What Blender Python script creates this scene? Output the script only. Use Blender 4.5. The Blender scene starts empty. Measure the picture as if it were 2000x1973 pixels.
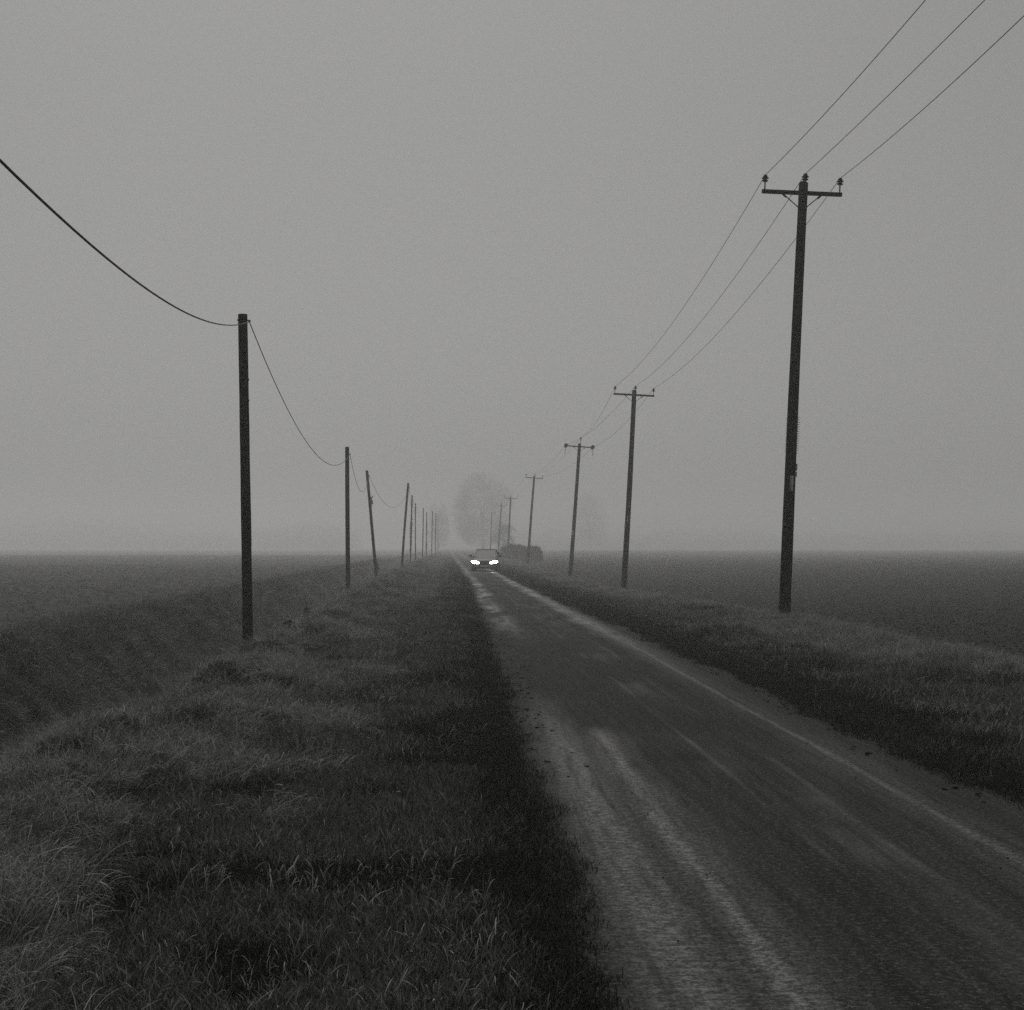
import bpy, bmesh, math, random
import numpy as np
from mathutils import Vector, Matrix

random.seed(7)
rng = np.random.default_rng(11)
SC = bpy.context.scene
COL = SC.collection
R = math.radians

# ------------------------------------------------------------------ camera
F, CX, HY, CAMH = 2857.0, 1000.0, 1068.0, 1.6      # focal length and horizon in photo pixels, eye height in metres
cam = bpy.data.cameras.new('camera')
cam.sensor_fit = 'HORIZONTAL'
cam.sensor_width = 56.0
cam.lens = 80.0
cam.shift_y = 0.0408
cam.clip_start = 0.2
cam.clip_end = 6000
camo = bpy.data.objects.new('camera', cam)
camo.location = (0, 0, CAMH)
camo.rotation_euler = (R(90), 0, 0)
COL.objects.link(camo)
SC.camera = camo

# ------------------------------------------------------------------ sky, sun, exposure
SUN_EL, SUN_AZ = 60.0, -10.0            # the veiled sun stands ahead, over the road
world = bpy.data.worlds.new('World')
SC.world = world
world.use_nodes = True
nt = world.node_tree
nt.nodes.clear()
wo = nt.nodes.new('ShaderNodeOutputWorld')
bg = nt.nodes.new('ShaderNodeBackground')
sky = nt.nodes.new('ShaderNodeTexSky')
sky.sky_type = 'NISHITA'
sky.sun_disc = False
sky.sun_elevation = R(SUN_EL)
sky.sun_rotation = R(SUN_AZ)
sky.air_density = 1.0
sky.dust_density = 3.5
sky.ozone_density = 1.0
bw = nt.nodes.new('ShaderNodeRGBToBW')               # a black and white photograph
tint = nt.nodes.new('ShaderNodeMix')
tint.data_type = 'RGBA'
tint.blend_type = 'MULTIPLY'
tint.inputs[0].default_value = 1.0
tint.inputs[7].default_value = (1.0, 0.998, 0.982, 1)
nt.links.new(sky.outputs[0], bw.inputs[0])
nt.links.new(bw.outputs[0], tint.inputs[6])
nt.links.new(tint.outputs[2], bg.inputs[0])
bg.inputs[1].default_value = 0.053
nt.links.new(bg.outputs[0], wo.inputs[0])

sun = bpy.data.lights.new('sun', 'SUN')
sun.energy = 1.4
sun.angle = R(40)
sun.color = (1.0, 0.99, 0.965)
suno = bpy.data.objects.new('sun', sun)
suno.rotation_euler = (-R(90 - SUN_EL), 0, -R(SUN_AZ))
suno.location = (0, 60, 60)
COL.objects.link(suno)

vs = SC.view_settings
SC.display_settings.display_device = 'sRGB'
vs.view_transform = 'Standard'
vs.look = 'None'
vs.gamma = 1.0
vs.use_curve_mapping = False
vs.exposure = 0.0
SC.render.engine = 'CYCLES'
SC.cycles.max_bounces = 6
SC.cycles.diffuse_bounces = 2
SC.cycles.volume_bounces = 2
SC.cycles.use_denoising = False
HAZE = 0.0026


# ------------------------------------------------------------------ small tools
def unproj(px, py, d):
    """photo pixel at distance d -> world point (used to measure the photo)"""
    return Vector(((px - CX) * d / F, d, CAMH + (HY - py) * d / F))


def tag(o, label=None, cat=None, group=None, kind=None):
    if label: o['label'] = label
    if cat: o['category'] = cat
    if group: o['group'] = group
    if kind: o['kind'] = kind
    return o


def empty(name, loc, label, cat, group=None, rot=(0, 0, 0)):
    o = bpy.data.objects.new(name, None)
    o.empty_display_size = 0.3
    o.location = loc
    o.rotation_euler = rot
    COL.objects.link(o)
    return tag(o, label, cat, group)


class MB:
    """collects vertices and faces of one mesh"""
    def __init__(s):
        s.v, s.f = [], []

    def add(s, v, f):
        b = len(s.v)
        s.v += [tuple(p) for p in v]
        s.f += [tuple(i + b for i in q) for q in f]
        return s

    def box(s, c, d, m=None):
        x, y, z = d[0] / 2, d[1] / 2, d[2] / 2
        v = [Vector((sx * x, sy * y, sz * z)) for sx in (-1, 1) for sy in (-1, 1) for sz in (-1, 1)]
        if m is not None: v = [m @ p for p in v]
        v = [p + Vector(c) for p in v]
        return s.add(v, [(0, 1, 3, 2), (4, 6, 7, 5), (0, 4, 5, 1), (2, 3, 7, 6), (0, 2, 6, 4), (1, 5, 7, 3)])

    def tube(s, pts, rad, n=8, cap=True):
        pts = [Vector(p) for p in pts]
        rs = rad if isinstance(rad, (list, tuple)) else [rad] * len(pts)
        v, f = [], []
        side = None
        for i, p in enumerate(pts):
            t = (pts[min(i + 1, len(pts) - 1)] - pts[max(i - 1, 0)]).normalized()
            if side is None:
                ref = Vector((0, 0, 1)) if abs(t.z) < 0.9 else Vector((1, 0, 0))
                side = t.cross(ref).normalized()
            side = (side - t * side.dot(t)).normalized()
            up = side.cross(t)
            for k in range(n):
                a = 2 * math.pi * k / n
                v.append(p + (side * math.cos(a) + up * math.sin(a)) * rs[i])
        for i in range(len(pts) - 1):
            for k in range(n):
                f.append((i * n + k, i * n + (k + 1) % n, (i + 1) * n + (k + 1) % n, (i + 1) * n + k))
        if cap:
            f.append(tuple(range(n - 1, -1, -1)))
            f.append(tuple(range((len(pts) - 1) * n, len(pts) * n)))
        return s.add(v, f)

    def lathe(s, prof, c=(0, 0, 0), n=14, m=None):
        v, f = [], []
        for r, z in prof:
            for k in range(n):
                a = 2 * math.pi * k / n
                p = Vector((r * math.cos(a), r * math.sin(a), z))
                if m is not None: p = m @ p
                v.append(p + Vector(c))
        for i in range(len(prof) - 1):
            for k in range(n):
                f.append((i * n + k, i * n + (k + 1) % n, (i + 1) * n + (k + 1) % n, (i + 1) * n + k))
        f.append(tuple(range(n - 1, -1, -1)))
        f.append(tuple(range((len(prof) - 1) * n, len(prof) * n)))
        return s.add(v, f)

    def mesh(s, name, smooth=True):
        me = bpy.data.meshes.new(name)
        me.from_pydata(s.v, [], s.f)
        me.update()
        if smooth:
            me.polygons.foreach_set('use_smooth', [True] * len(me.polygons))
            try: me.set_sharp_from_angle(angle=R(38))
            except Exception: pass
        return me

    def build(s, name, mat, parent=None, smooth=True):
        o = bpy.data.objects.new(name, s.mesh(name, smooth))
        o.data.materials.append(mat)
        COL.objects.link(o)
        if parent is not None: o.parent = parent
        return o


def np_mesh(name, v, quads, mat=None, attrs=None, smooth=True, tris=None):
    """fast mesh from numpy arrays"""
    me = bpy.data.meshes.new(name)
    nq = len(quads)
    ntv = 0 if tris is None else len(tris)
    me.vertices.add(len(v))
    me.vertices.foreach_set('co', np.ascontiguousarray(v, dtype=np.float32).ravel())
    loops = np.asarray(quads, dtype=np.int32).ravel()
    if ntv: loops = np.concatenate([loops, np.asarray(tris, dtype=np.int32).ravel()])
    me.loops.add(len(loops))
    me.loops.foreach_set('vertex_index', loops)
    me.polygons.add(nq + ntv)
    starts = np.concatenate([np.arange(nq) * 4, nq * 4 + np.arange(ntv) * 3]).astype(np.int32)
    me.polygons.foreach_set('loop_start', starts)
    if smooth: me.polygons.foreach_set('use_smooth', np.ones(nq + ntv, dtype=bool))
    me.update(calc_edges=True)
    for k, a in (attrs or {}).items():
        at = me.attributes.new(k, 'FLOAT', 'POINT')
        at.data.foreach_set('value', np.ascontiguousarray(a, dtype=np.float32).ravel())
    if mat: me.materials.append(mat)
    return me


def hash2(i, j, seed):
    n = (i.astype(np.int64) * 374761393 + j.astype(np.int64) * 668265263 + seed * 1442695041) & 0xffffffff
    n = ((n ^ (n >> 13)) * 1274126177) & 0xffffffff
    n = n ^ (n >> 16)
    return (n & 0xffff) / 65535.0


def vnoise(x, y, seed=0):
    x = np.asarray(x, float); y = np.asarray(y, float)
    i, j = np.floor(x), np.floor(y)
    fx, fy = x - i, y - j
    fx = fx * fx * fx * (fx * (fx * 6 - 15) + 10)
    fy = fy * fy * fy * (fy * (fy * 6 - 15) + 10)
    a, b = hash2(i, j, seed), hash2(i + 1, j, seed)
    c, d = hash2(i, j + 1, seed), hash2(i + 1, j + 1, seed)
    return (a * (1 - fx) + b * fx) * (1 - fy) + (c * (1 - fx) + d * fx) * fy - 0.5


def fbm(x, y, seed=0, octv=4, gain=0.5):
    s, a = 0.0, 1.0
    for o in range(octv):
        s = s + a * vnoise(x * 2 ** o, y * 2 ** o, seed + o * 17)
        a *= gain
    return s


def sstep(a, b, x):
    t = np.clip((x - a) / (b - a), 0, 1)
    return t * t * (3 - 2 * t)


# ------------------------------------------------------------------ materials
def mat(name, base=0.1, rough=0.8, spec=0.3, noise=None, bump=None, metallic=0.0, coords='Object', tintf=(1, 1, 0.97)):
    """grey principled material; noise=(scale xyz, detail, dark factor, light factor); bump=(scale, strength, distance)"""
    m = bpy.data.materials.new(name)
    m.use_nodes = True
    t = m.node_tree
    p = t.nodes['Principled BSDF']
    p.inputs['Base Color'].default_value = (base * tintf[0], base * tintf[1], base * tintf[2], 1)
    p.inputs['Roughness'].default_value = rough
    p.inputs['Specular IOR Level'].default_value = spec
    p.inputs['Metallic'].default_value = metallic
    tc = t.nodes.new('ShaderNodeTexCoord')
    if noise:
        mp = t.nodes.new('ShaderNodeMapping')
        mp.inputs['Scale'].default_value = noise[0]
        t.links.new(tc.outputs[coords], mp.inputs[0])
        nz = t.nodes.new('ShaderNodeTexNoise')
        nz.inputs['Scale'].default_value = 1.0
        nz.inputs['Detail'].default_value = noise[1]
        nz.inputs['Roughness'].default_value = 0.65
        t.links.new(mp.outputs[0], nz.inputs['Vector'])
        cr = t.nodes.new('ShaderNodeValToRGB')
        cr.color_ramp.elements[0].position = 0.3
        cr.color_ramp.elements[1].position = 0.7
        lo, hi = base * noise[2], base * noise[3]
        cr.color_ramp.elements[0].color = (lo * tintf[0], lo * tintf[1], lo * tintf[2], 1)
        cr.color_ramp.elements[1].color = (hi * tintf[0], hi * tintf[1], hi * tintf[2], 1)
        t.links.new(nz.outputs[0], cr.inputs[0])
        t.links.new(cr.outputs[0], p.inputs['Base Color'])
    if bump:
        mp2 = t.nodes.new('ShaderNodeMapping')
        sc = bump[0] if isinstance(bump[0], tuple) else (bump[0],) * 3
        mp2.inputs['Scale'].default_value = sc
        t.links.new(tc.outputs[coords], mp2.inputs[0])
        nb = t.nodes.new('ShaderNodeTexNoise')
        nb.inputs['Scale'].default_value = 1.0
        nb.inputs['Detail'].default_value = 5.0
        t.links.new(mp2.outputs[0], nb.inputs['Vector'])
        bp = t.nodes.new('ShaderNodeBump')
        bp.inputs['Strength'].default_value = bump[1]
        bp.inputs['Distance'].default_value = bump[2]
        t.links.new(nb.outputs[0], bp.inputs['Height'])
        t.links.new(bp.outputs[0], p.inputs['Normal'])
    return m


def blade_mat(name, lo, hi, rough=0.55, trans=0.0, spec=0.25):
    """grass: shade by the blade's own tint and by the tuft's random value"""
    m = bpy.data.materials.new(name)
    m.use_nodes = True
    t = m.node_tree
    p = t.nodes['Principled BSDF']
    p.inputs['Roughness'].default_value = rough
    p.inputs['Specular IOR Level'].default_value = spec
    at = t.nodes.new('ShaderNodeAttribute'); at.attribute_name = 'tint'
    oi = t.nodes.new('ShaderNodeObjectInfo')
    ad = t.nodes.new('ShaderNodeMath'); ad.operation = 'MULTIPLY_ADD'
    ad.inputs[1].default_value = 0.3
    t.links.new(oi.outputs['Random'], ad.inputs[0])
    mu = t.nodes.new('ShaderNodeMath'); mu.operation = 'MULTIPLY'
    mu.inputs[1].default_value = 0.7
    t.links.new(at.outputs['Fac'], mu.inputs[0])
    t.links.new(mu.outputs[0], ad.inputs[2])
    cr = t.nodes.new('ShaderNodeValToRGB')
    cr.color_ramp.elements[0].position = 0.1
    cr.color_ramp.elements[1].position = 0.95
    cr.color_ramp.elements[0].color = (lo, lo, lo * 0.95, 1)
    cr.color_ramp.elements[1].color = (hi, hi, hi * 0.95, 1)
    t.links.new(ad.outputs[0], cr.inputs[0])
    t.links.new(cr.outputs[0], p.inputs['Base Color'])
    if trans:
        tr = t.nodes.new('ShaderNodeBsdfTranslucent')
        t.links.new(cr.outputs[0], tr.inputs[0])
        mx = t.nodes.new('ShaderNodeMixShader')
        mx.inputs[0].default_value = trans
        t.links.new(p.outputs[0], mx.inputs[1])
        t.links.new(tr.outputs[0], mx.inputs[2])
        t.links.new(mx.outputs[0], t.nodes['Material Output'].inputs['Surface'])
    return m


M = {}
M['verge'] = mat('verge_soil', 0.009, 0.95, 0.1, ((3, 3, 3), 6, 0.6, 1.5), (14, 0.8, 0.05))
M['ditch'] = mat('ditch_bank_thatch', 0.022, 0.95, 0.1, ((2, 2, 5), 6, 0.6, 1.5), (9, 0.9, 0.08))
M['crop'] = mat('crop_field_soil', 0.05, 0.95, 0.1, ((0.6, 1.2, 1), 8, 0.7, 1.35), (5, 0.7, 0.06))
M['soil'] = mat('rolled_soil', 0.012, 0.95, 0.1, ((0.5, 1.3, 1), 8, 0.75, 1.3), (6, 0.8, 0.06))
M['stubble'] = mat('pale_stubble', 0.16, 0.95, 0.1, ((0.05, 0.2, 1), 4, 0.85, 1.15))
M['wood'] = mat('creosoted_wood', 0.004, 0.85, 0.1, ((22, 22, 1.2), 6, 0.5, 1.7), ((60, 60, 3), 0.5, 0.01))
M['wood_old'] = mat('weathered_pole_wood', 0.009, 0.9, 0.1, ((22, 22, 0.9), 6, 0.5, 1.9), ((60, 60, 3), 0.6, 0.01))
M['steel'] = mat('dull_galvanised_steel', 0.06, 0.55, 0.4, ((20, 20, 20), 4, 0.7, 1.3), None, 0.6)
M['arm'] = mat('crossarm_timber', 0.009, 0.85, 0.1, ((2, 30, 30), 5, 0.6, 1.6), ((4, 60, 60), 0.4, 0.008))
M['porcelain'] = mat('brown_glazed_porcelain', 0.014, 0.3, 0.5, ((15, 15, 15), 3, 0.8, 1.2))
M['plate'] = mat('enamel_plate', 0.8, 0.5, 0.4, ((14, 14, 14), 4, 0.75, 1.15))
M['dull_plate'] = mat('weathered_metal_plate', 0.30, 0.6, 0.3, ((14, 14, 14), 4, 0.7, 1.2))
M['wire'] = mat('weathered_conductor', 0.03, 0.6, 0.3, ((30, 30, 30), 2, 0.7, 1.3), None, 0.2)
M['cable'] = mat('black_rubber_cable', 0.02, 0.6, 0.3, ((30, 30, 30), 2, 0.7, 1.3))
M['bark'] = mat('winter_bark', 0.03, 0.9, 0.1, ((3, 3, 1), 5, 0.6, 1.4), ((10, 10, 2), 0.6, 0.05))
M['twig'] = mat('bare_twigs', 0.03, 0.9, 0.1, ((0.6, 0.6, 0.6), 4, 0.6, 1.4))
M['hedge'] = mat('hedge_leaf', 0.05, 0.8, 0.2, ((1.2, 1.2, 1.2), 4, 0.5, 1.5))
M['clod'] = mat('earth_clod', 0.012, 0.95, 0.1, ((12, 12, 12), 5, 0.6, 1.5), (60, 0.6, 0.01))
M['grass_short'] = blade_mat('short_grass_blade', 0.006, 0.23, 0.55, 0.2, 0.2)
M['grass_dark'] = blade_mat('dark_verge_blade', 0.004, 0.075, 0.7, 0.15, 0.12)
M['grass_straw'] = blade_mat('straw_blade', 0.010, 0.48, 0.6, 0.2)
M['grass_bank'] = blade_mat('bank_grass_blade', 0.028, 0.34, 0.6, 0.2)
M['crop_blade'] = blade_mat('crop_seedling_blade', 0.03, 0.10, 0.6, 0.2)
M['weed'] = mat('dry_weed', 0.012, 0.9, 0.1, ((20, 20, 20), 3, 0.7, 1.4))


def road_material():
    m = bpy.data.materials.new('worn_wet_tarmac')
    m.use_nodes = True
    t = m.node_tree
    L = t.links.new
    p = t.nodes['Principled BSDF']

    def attr(n):
        a = t.nodes.new('ShaderNodeAttribute'); a.attribute_name = n
        return a.outputs['Fac']

    def mathn(op, a, b=None, c=None, clamp=False):
        n = t.nodes.new('ShaderNodeMath'); n.operation = op; n.use_clamp = clamp
        for i, x in enumerate((a, b, c)):
            if x is None: continue
            if isinstance(x, (int, float)): n.inputs[i].default_value = x
            else: L(x, n.inputs[i])
        return n.outputs[0]

    lat, lon = attr('lat'), attr('lon')

    def noise(sx, sy, detail=4, rough=0.55, off=0.0):
        cv = t.nodes.new('ShaderNodeCombineXYZ')
        L(mathn('MULTIPLY', lat, sx), cv.inputs[0]); L(mathn('MULTIPLY', lon, sy), cv.inputs[1])
        cv.inputs[2].default_value = off
        n = t.nodes.new('ShaderNodeTexNoise')
        n.inputs['Scale'].default_value = 1.0
        n.inputs['Detail'].default_value = detail
        n.inputs['Roughness'].default_value = rough
        L(cv.outputs[0], n.inputs['Vector'])
        return n.outputs[0]

    def sm(x, a, b):
        n = t.nodes.new('ShaderNodeMapRange'); n.interpolation_type = 'SMOOTHSTEP'
        L(x, n.inputs[0])
        n.inputs[1].default_value = a; n.inputs[2].default_value = b
        return n.outputs[0]

    def band(centre, width, wob, seed):
        w = mathn('MULTIPLY_ADD', noise(0.0, 0.16, 3, 0.5, seed), wob, -wob * 0.5)
        d = mathn('ABSOLUTE', mathn('SUBTRACT', mathn('SUBTRACT', lat, centre), w))
        n = t.nodes.new('ShaderNodeMapRange'); n.interpolation_type = 'SMOOTHSTEP'
        L(d, n.inputs[0])
        n.inputs[1].default_value = width; n.inputs[2].default_value = 0.0
        return n.outputs[0]

    streak = noise(14, 0.7, 5, 0.6, 3.0)          # streaks along the road
    patchy = noise(1.6, 0.35, 5, 0.6, 9.0)
    grain = noise(60, 60, 4, 0.7, 1.0)            # chippings
    lay = noise(16.0, 26.0, 5, 0.75, 5.0)         # lumps of the dressing
    lgap = noise(0.0, 0.30, 4, 0.7, 21.0)
    # tyre tracks, worn smooth and filmed with wet
    tl = mathn('MAXIMUM', mathn('MULTIPLY', band(-0.80, 0.34, 0.22, 31.0), 0.55), band(-0.80, 0.13, 0.24, 33.0))
    tr = mathn('MAXIMUM', mathn('MULTIPLY', band(0.86, 0.36, 0.10, 37.0), mathn('MULTIPLY_ADD', sm(lon, 16.0, 30.0), 0.55, 0.35)), band(0.84, 0.075, 0.14, 37.0))
    l1 = band(-0.12, 0.035, 0.16, 61.0)
    l2 = band(0.30, 0.05, 0.25, 63.0)
    te = band(-1.14, 0.32, 0.10, 41.0)            # bright strip along the near verge
    tc_ = band(0.08, 0.34, 0.3, 43.0)
    # the left track stops where a patch of newer dressing lies across the lane
    left_on = mathn('MAXIMUM', mathn('SUBTRACT', 1.0, sm(lon, 12.3, 12.9)), mathn('MULTIPLY', sm(lon, 22.0, 31.0), sm(lgap, 0.40, 0.56)))
    right_on = mathn('MULTIPLY_ADD', sm(lon, 13.0, 26.0), 0.35, 0.75)
    edge_on = mathn('SUBTRACT', 1.0, sm(lon, 11.5, 17.0))
    trk = mathn('MULTIPLY', tl, left_on)
    trk = mathn('MAXIMUM', trk, mathn('MULTIPLY', tr, right_on))
    trk = mathn('MAXIMUM', trk, mathn('MULTIPLY', mathn('MULTIPLY', te, edge_on), 0.85))
    brk = mathn('MULTIPLY', sm(mathn('ADD', mathn('MULTIPLY', grain, 0.4), mathn('MULTIPLY', lay, 0.6)), 0.45, 0.58), sm(streak, 0.25, 0.55))
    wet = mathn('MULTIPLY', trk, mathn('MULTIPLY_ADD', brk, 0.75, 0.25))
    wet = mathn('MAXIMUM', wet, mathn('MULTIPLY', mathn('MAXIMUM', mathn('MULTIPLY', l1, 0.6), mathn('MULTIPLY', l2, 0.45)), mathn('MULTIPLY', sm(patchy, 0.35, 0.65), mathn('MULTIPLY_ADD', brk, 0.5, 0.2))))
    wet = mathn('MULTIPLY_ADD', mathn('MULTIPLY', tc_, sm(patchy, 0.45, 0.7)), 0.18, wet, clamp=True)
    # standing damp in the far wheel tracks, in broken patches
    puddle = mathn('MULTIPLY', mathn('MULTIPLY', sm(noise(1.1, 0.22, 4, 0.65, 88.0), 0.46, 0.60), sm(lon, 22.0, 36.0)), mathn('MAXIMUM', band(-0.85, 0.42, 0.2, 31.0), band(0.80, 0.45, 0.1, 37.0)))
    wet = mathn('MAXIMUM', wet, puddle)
    # roughness: gritty surface against polished tracks
    rg = mathn('MULTIPLY_ADD', wet, -0.34, 0.84)
    L(rg, p.inputs['Roughness'])
    L(mathn('MULTIPLY_ADD', wet, 0.38, 0.08), p.inputs['Specular IOR Level'])
    # colour: dark binder, paler worn chippings, and the gleam of wet tracks painted in
    speck = sm(noise(34, 34, 3, 0.8, 13.0), 0.50, 0.66)
    c = mathn('MULTIPLY_ADD', mathn('SUBTRACT', grain, 0.5), 0.09, 0.016)
    c = mathn('MULTIPLY_ADD', speck, 0.05, c)
    c = mathn('MULTIPLY_ADD', sm(noise(45, 45, 2, 0.5, 17.0), 0.62, 0.72), -0.03, c)
    c = mathn('MULTIPLY_ADD', mathn('SUBTRACT', streak, 0.5), 0.06, c)
    c = mathn('MULTIPLY_ADD', mathn('SUBTRACT', patchy, 0.5), 0.035, c)
    c = mathn('MULTIPLY_ADD', wet, 0.09, c)  # worn chippings paler; sky sheen of tracks and damp also painted into the colour
    seam = mathn('ADD', lon, mathn('MULTIPLY', noise(1.5, 0.4, 4, 0.6, 77.0), 1.2))
    newer = mathn('MULTIPLY', sm(seam, 12.75, 12.95), mathn('SUBTRACT', 1.0, sm(seam, 25.6, 26.4)))
    c = mathn('MULTIPLY', c, mathn('MULTIPLY_ADD', newer, -0.22, 1.0))
    dark = sm(noise(1.1, 0.8, 3, 0.5, 55.0), 0.62, 0.72)
    c = mathn('MULTIPLY', c, mathn('MULTIPLY_ADD', dark, -0.35, 1.0))
    c = mathn('MAXIMUM', c, 0.008)
    cc = t.nodes.new('ShaderNodeCombineColor')
    L(c, cc.inputs[0]); L(c, cc.inputs[1]); L(mathn('MULTIPLY', c, 0.96), cc.inputs[2])
    L(cc.outputs[0], p.inputs['Base Color'])
    hgt = mathn('ADD', mathn('MULTIPLY', grain, 0.6), mathn('MULTIPLY', lay, 0.8))
    bp = t.nodes.new('ShaderNodeBump')
    bp.inputs['Strength'].default_value = 0.55
    bp.inputs['Distance'].default_value = 0.02
    L(hgt, bp.inputs['Height'])
    L(bp.outputs[0], p.inputs['Normal'])
    return m


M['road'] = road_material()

# ------------------------------------------------------------------ the lie of the land
RD = np.array([-60, -40, 0, 5.4, 8.2, 10.8, 13.8, 18.2, 26.4, 40, 66, 95, 228, 1600])
RL = np.array([2.9, 2.1, 0.60, 0.36, 0.24, 0.15, 0.03, -0.14, -0.44, -0.97, -1.95, -3.35, -9.4, -69.0])
RR = np.array([5.3, 4.5, 3.35, 3.2, 3.1, 3.02, 2.88, 2.68, 2.30, 1.50, 0.22, -0.98, -6.9, -66.5])
_dd = np.arange(-60, 1600, 0.5)
_k = np.exp(-0.5 * (np.arange(-12, 13) / 5.0) ** 2); _k /= _k.sum()


def _smooth(y):
    return np.convolve(np.pad(np.interp(_dd, RD, y), 12, mode='edge'), _k, mode='valid')


_L, _Rr = _smooth(RL), _smooth(RR)


def edge_l(d): return np.interp(d, _dd, _L)
def edge_r(d): return np.interp(d, _dd, _Rr)


def z_left(s, d):
    """height of the land left of the road; s = metres from the road edge, d = metres ahead"""
    s = np.asarray(s, float); d = np.asarray(d, float)
    verge = 0.03 * sstep(0, 0.5, s) + 0.05 * sstep(1.0, 3.6, s)
    tus = np.maximum(fbm(s * 1.25 + 5, d * 1.05, 3, 3, 0.55), -0.2)
    verge = verge + sstep(0.3, 1.5, s) * 0.05 * fbm(s * 1.9, d * 1.5, 5, 3) + sstep(1.9, 3.2, s) * (1 - 0.55 * sstep(3.2, 4.2, s)) * (1 - sstep(4.2, 5.2, s)) * (0.44 * tus + 0.03)
    verge = verge - np.interp(d, [0, 14, 22, 30, 50], [0.48, 0.48, 0.68, 0.60, 0.14]) * sstep(2.9, 4.5, s)
    wob = 0.4 * fbm(d * 0.12, s * 0.0, 8, 3)
    s2 = s + wob
    drop = -1.45 * sstep(4.2, 6.3, s2) + 1.34 * sstep(6.6, 8.25, s2)
    rough = sstep(4.6, 5.6, s2) * (1 - sstep(8.2, 9.0, s2)) * 0.40 * fbm(s * 0.8 + d * 0.9, d * 1.3 - s * 0.5, 12, 4, 0.6)
    lip = 0.08 * np.exp(-((s2 - 8.5) / 0.5) ** 2)
    fld = sstep(8.6, 11, s2) * (0.05 * fbm(s * 0.15, d * 0.15, 20, 3) + 0.035 * fbm(s * 2.2, d * 2.2, 26, 3))
    back = sstep(8.0, 9.2, s2) * -0.06 
    return verge * (1 - sstep(4.8, 6.5, s)) + drop + rough + lip + fld + back


VZD = np.array([-60, 0, 20, 29, 62, 96, 146, 220, 1600])
VZ = np.array([0.05, 0.05, 0.04, 0.05, -0.30, -0.28, -0.06, -0.03, 0.0])


def z_right(s, d):
    s = np.asarray(s, float); d = np.asarray(d, float)
    base = np.interp(d, VZD, VZ)
    v = 0.02 * sstep(0, 0.4, s) + base * sstep(0.6, 3.0, s)
    v = v + sstep(0.3, 1.2, s) * (1 - sstep(4.6, 5.2, s)) * 0.10 * fbm(s * 1.3, d * 1.1, 40, 3)
    v = v + 0.08 * np.exp(-((s - 3.2) / 0.7) ** 2) * (1 + fbm(s, d * 0.7, 43, 2))
    f = sstep(3.7, 4.4, s)
    v = v - 0.30 * f - base * sstep(8, 40, s)
    v = v + f * (0.06 * fbm(s * 0.2, d * 0.2, 47, 3) + 0.05 * fbm(s * 2.6, d * 2.6, 51, 3))
    return v


def zsurf(side, s, d):
    return z_left(s, d) if side < 0 else z_right(s, d)


def xat(side, s, d):
    return edge_l(d) - s if side < 0 else edge_r(d) + s


def strip(name, side, svals, dvals, mt, label=None):
    S, D = np.meshgrid(np.array(svals, float), np.array(dvals, float))
    X = xat(side, S, D)
    Z = zsurf(side, S, D)
    far = sstep(250, 500, D)
    Z = Z * (1 - far) if side > 0 else Z * (1 - far) + np.where((S > 4.5) & (S < 8.6), Z, 0) * far
    v = np.stack([X, D, Z], -1).reshape(-1, 3)
    n, k = S.shape
    a = (np.arange(n - 1)[:, None] * k + np.arange(k - 1)[None]).ravel()
    q = np.stack([a, a + 1, a + k + 1, a + k], -1)
    if side < 0: q = q[:, ::-1]
    me = np_mesh(name, v, q, mt)
    o = bpy.data.objects.new(name, me)
    COL.objects.link(o)
    tag(o, label, kind='structure')
    return o


def dsteps(*seg):
    out = []
    for a, b, h in seg:
        out += list(np.arange(a, b - 1e-6, h))
    return np.array(out + [seg[-1][1]])


d_near = dsteps((-40, 0, 2.0), (0, 40, 0.14), (40, 90, 0.4), (90, 250, 2), (250, 1400, 30))
d_fld = dsteps((-40, 10, 2.0), (10, 60, 0.25), (60, 120, 0.8), (120, 305, 5))
d_far = dsteps((305, 400, 20), (400, 1400, 50))
s_fld = np.concatenate([np.arange(0, 14, 0.25), np.arange(14, 40, 1.0), np.arange(40, 200, 8.0), np.arange(200, 900, 50)])

# road
nv = 15
D, T = np.meshgrid(d_near, np.linspace(0, 1, nv), indexing='ij')
Lx, Rx = edge_l(D), edge_r(D)
rag = 0.10 * fbm(D * 0.9, D * 0 + 3, 61, 4)
ragr = 0.10 * fbm(D * 0.8, D * 0 + 7, 67, 4)
Lx = Lx - 0.12 + rag * (T < 0.01); Rx = Rx + 0.12 + ragr * (T > 0.99)
X = Lx + (Rx - Lx) * T
Z = 0.03 * (1 - (2 * T - 1) ** 2) + 0.006 * fbm(X * 0.8, D * 0.5, 71, 3) + 0.008
v = np.stack([X, D, Z], -1).reshape(-1, 3)
a = (np.arange(len(d_near) - 1)[:, None] * nv + np.arange(nv - 1)[None]).ravel()
q = np.stack([a, a + 1, a + nv + 1, a + nv], -1)
lat = X - 0.5 * (edge_l(D) + edge_r(D))
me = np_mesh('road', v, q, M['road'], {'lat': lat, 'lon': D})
road = bpy.data.objects.new('road', me)
COL.objects.link(road)
tag(road, 'narrow worn tarmac lane with pale tyre tracks running into the fog', kind='structure')

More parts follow.
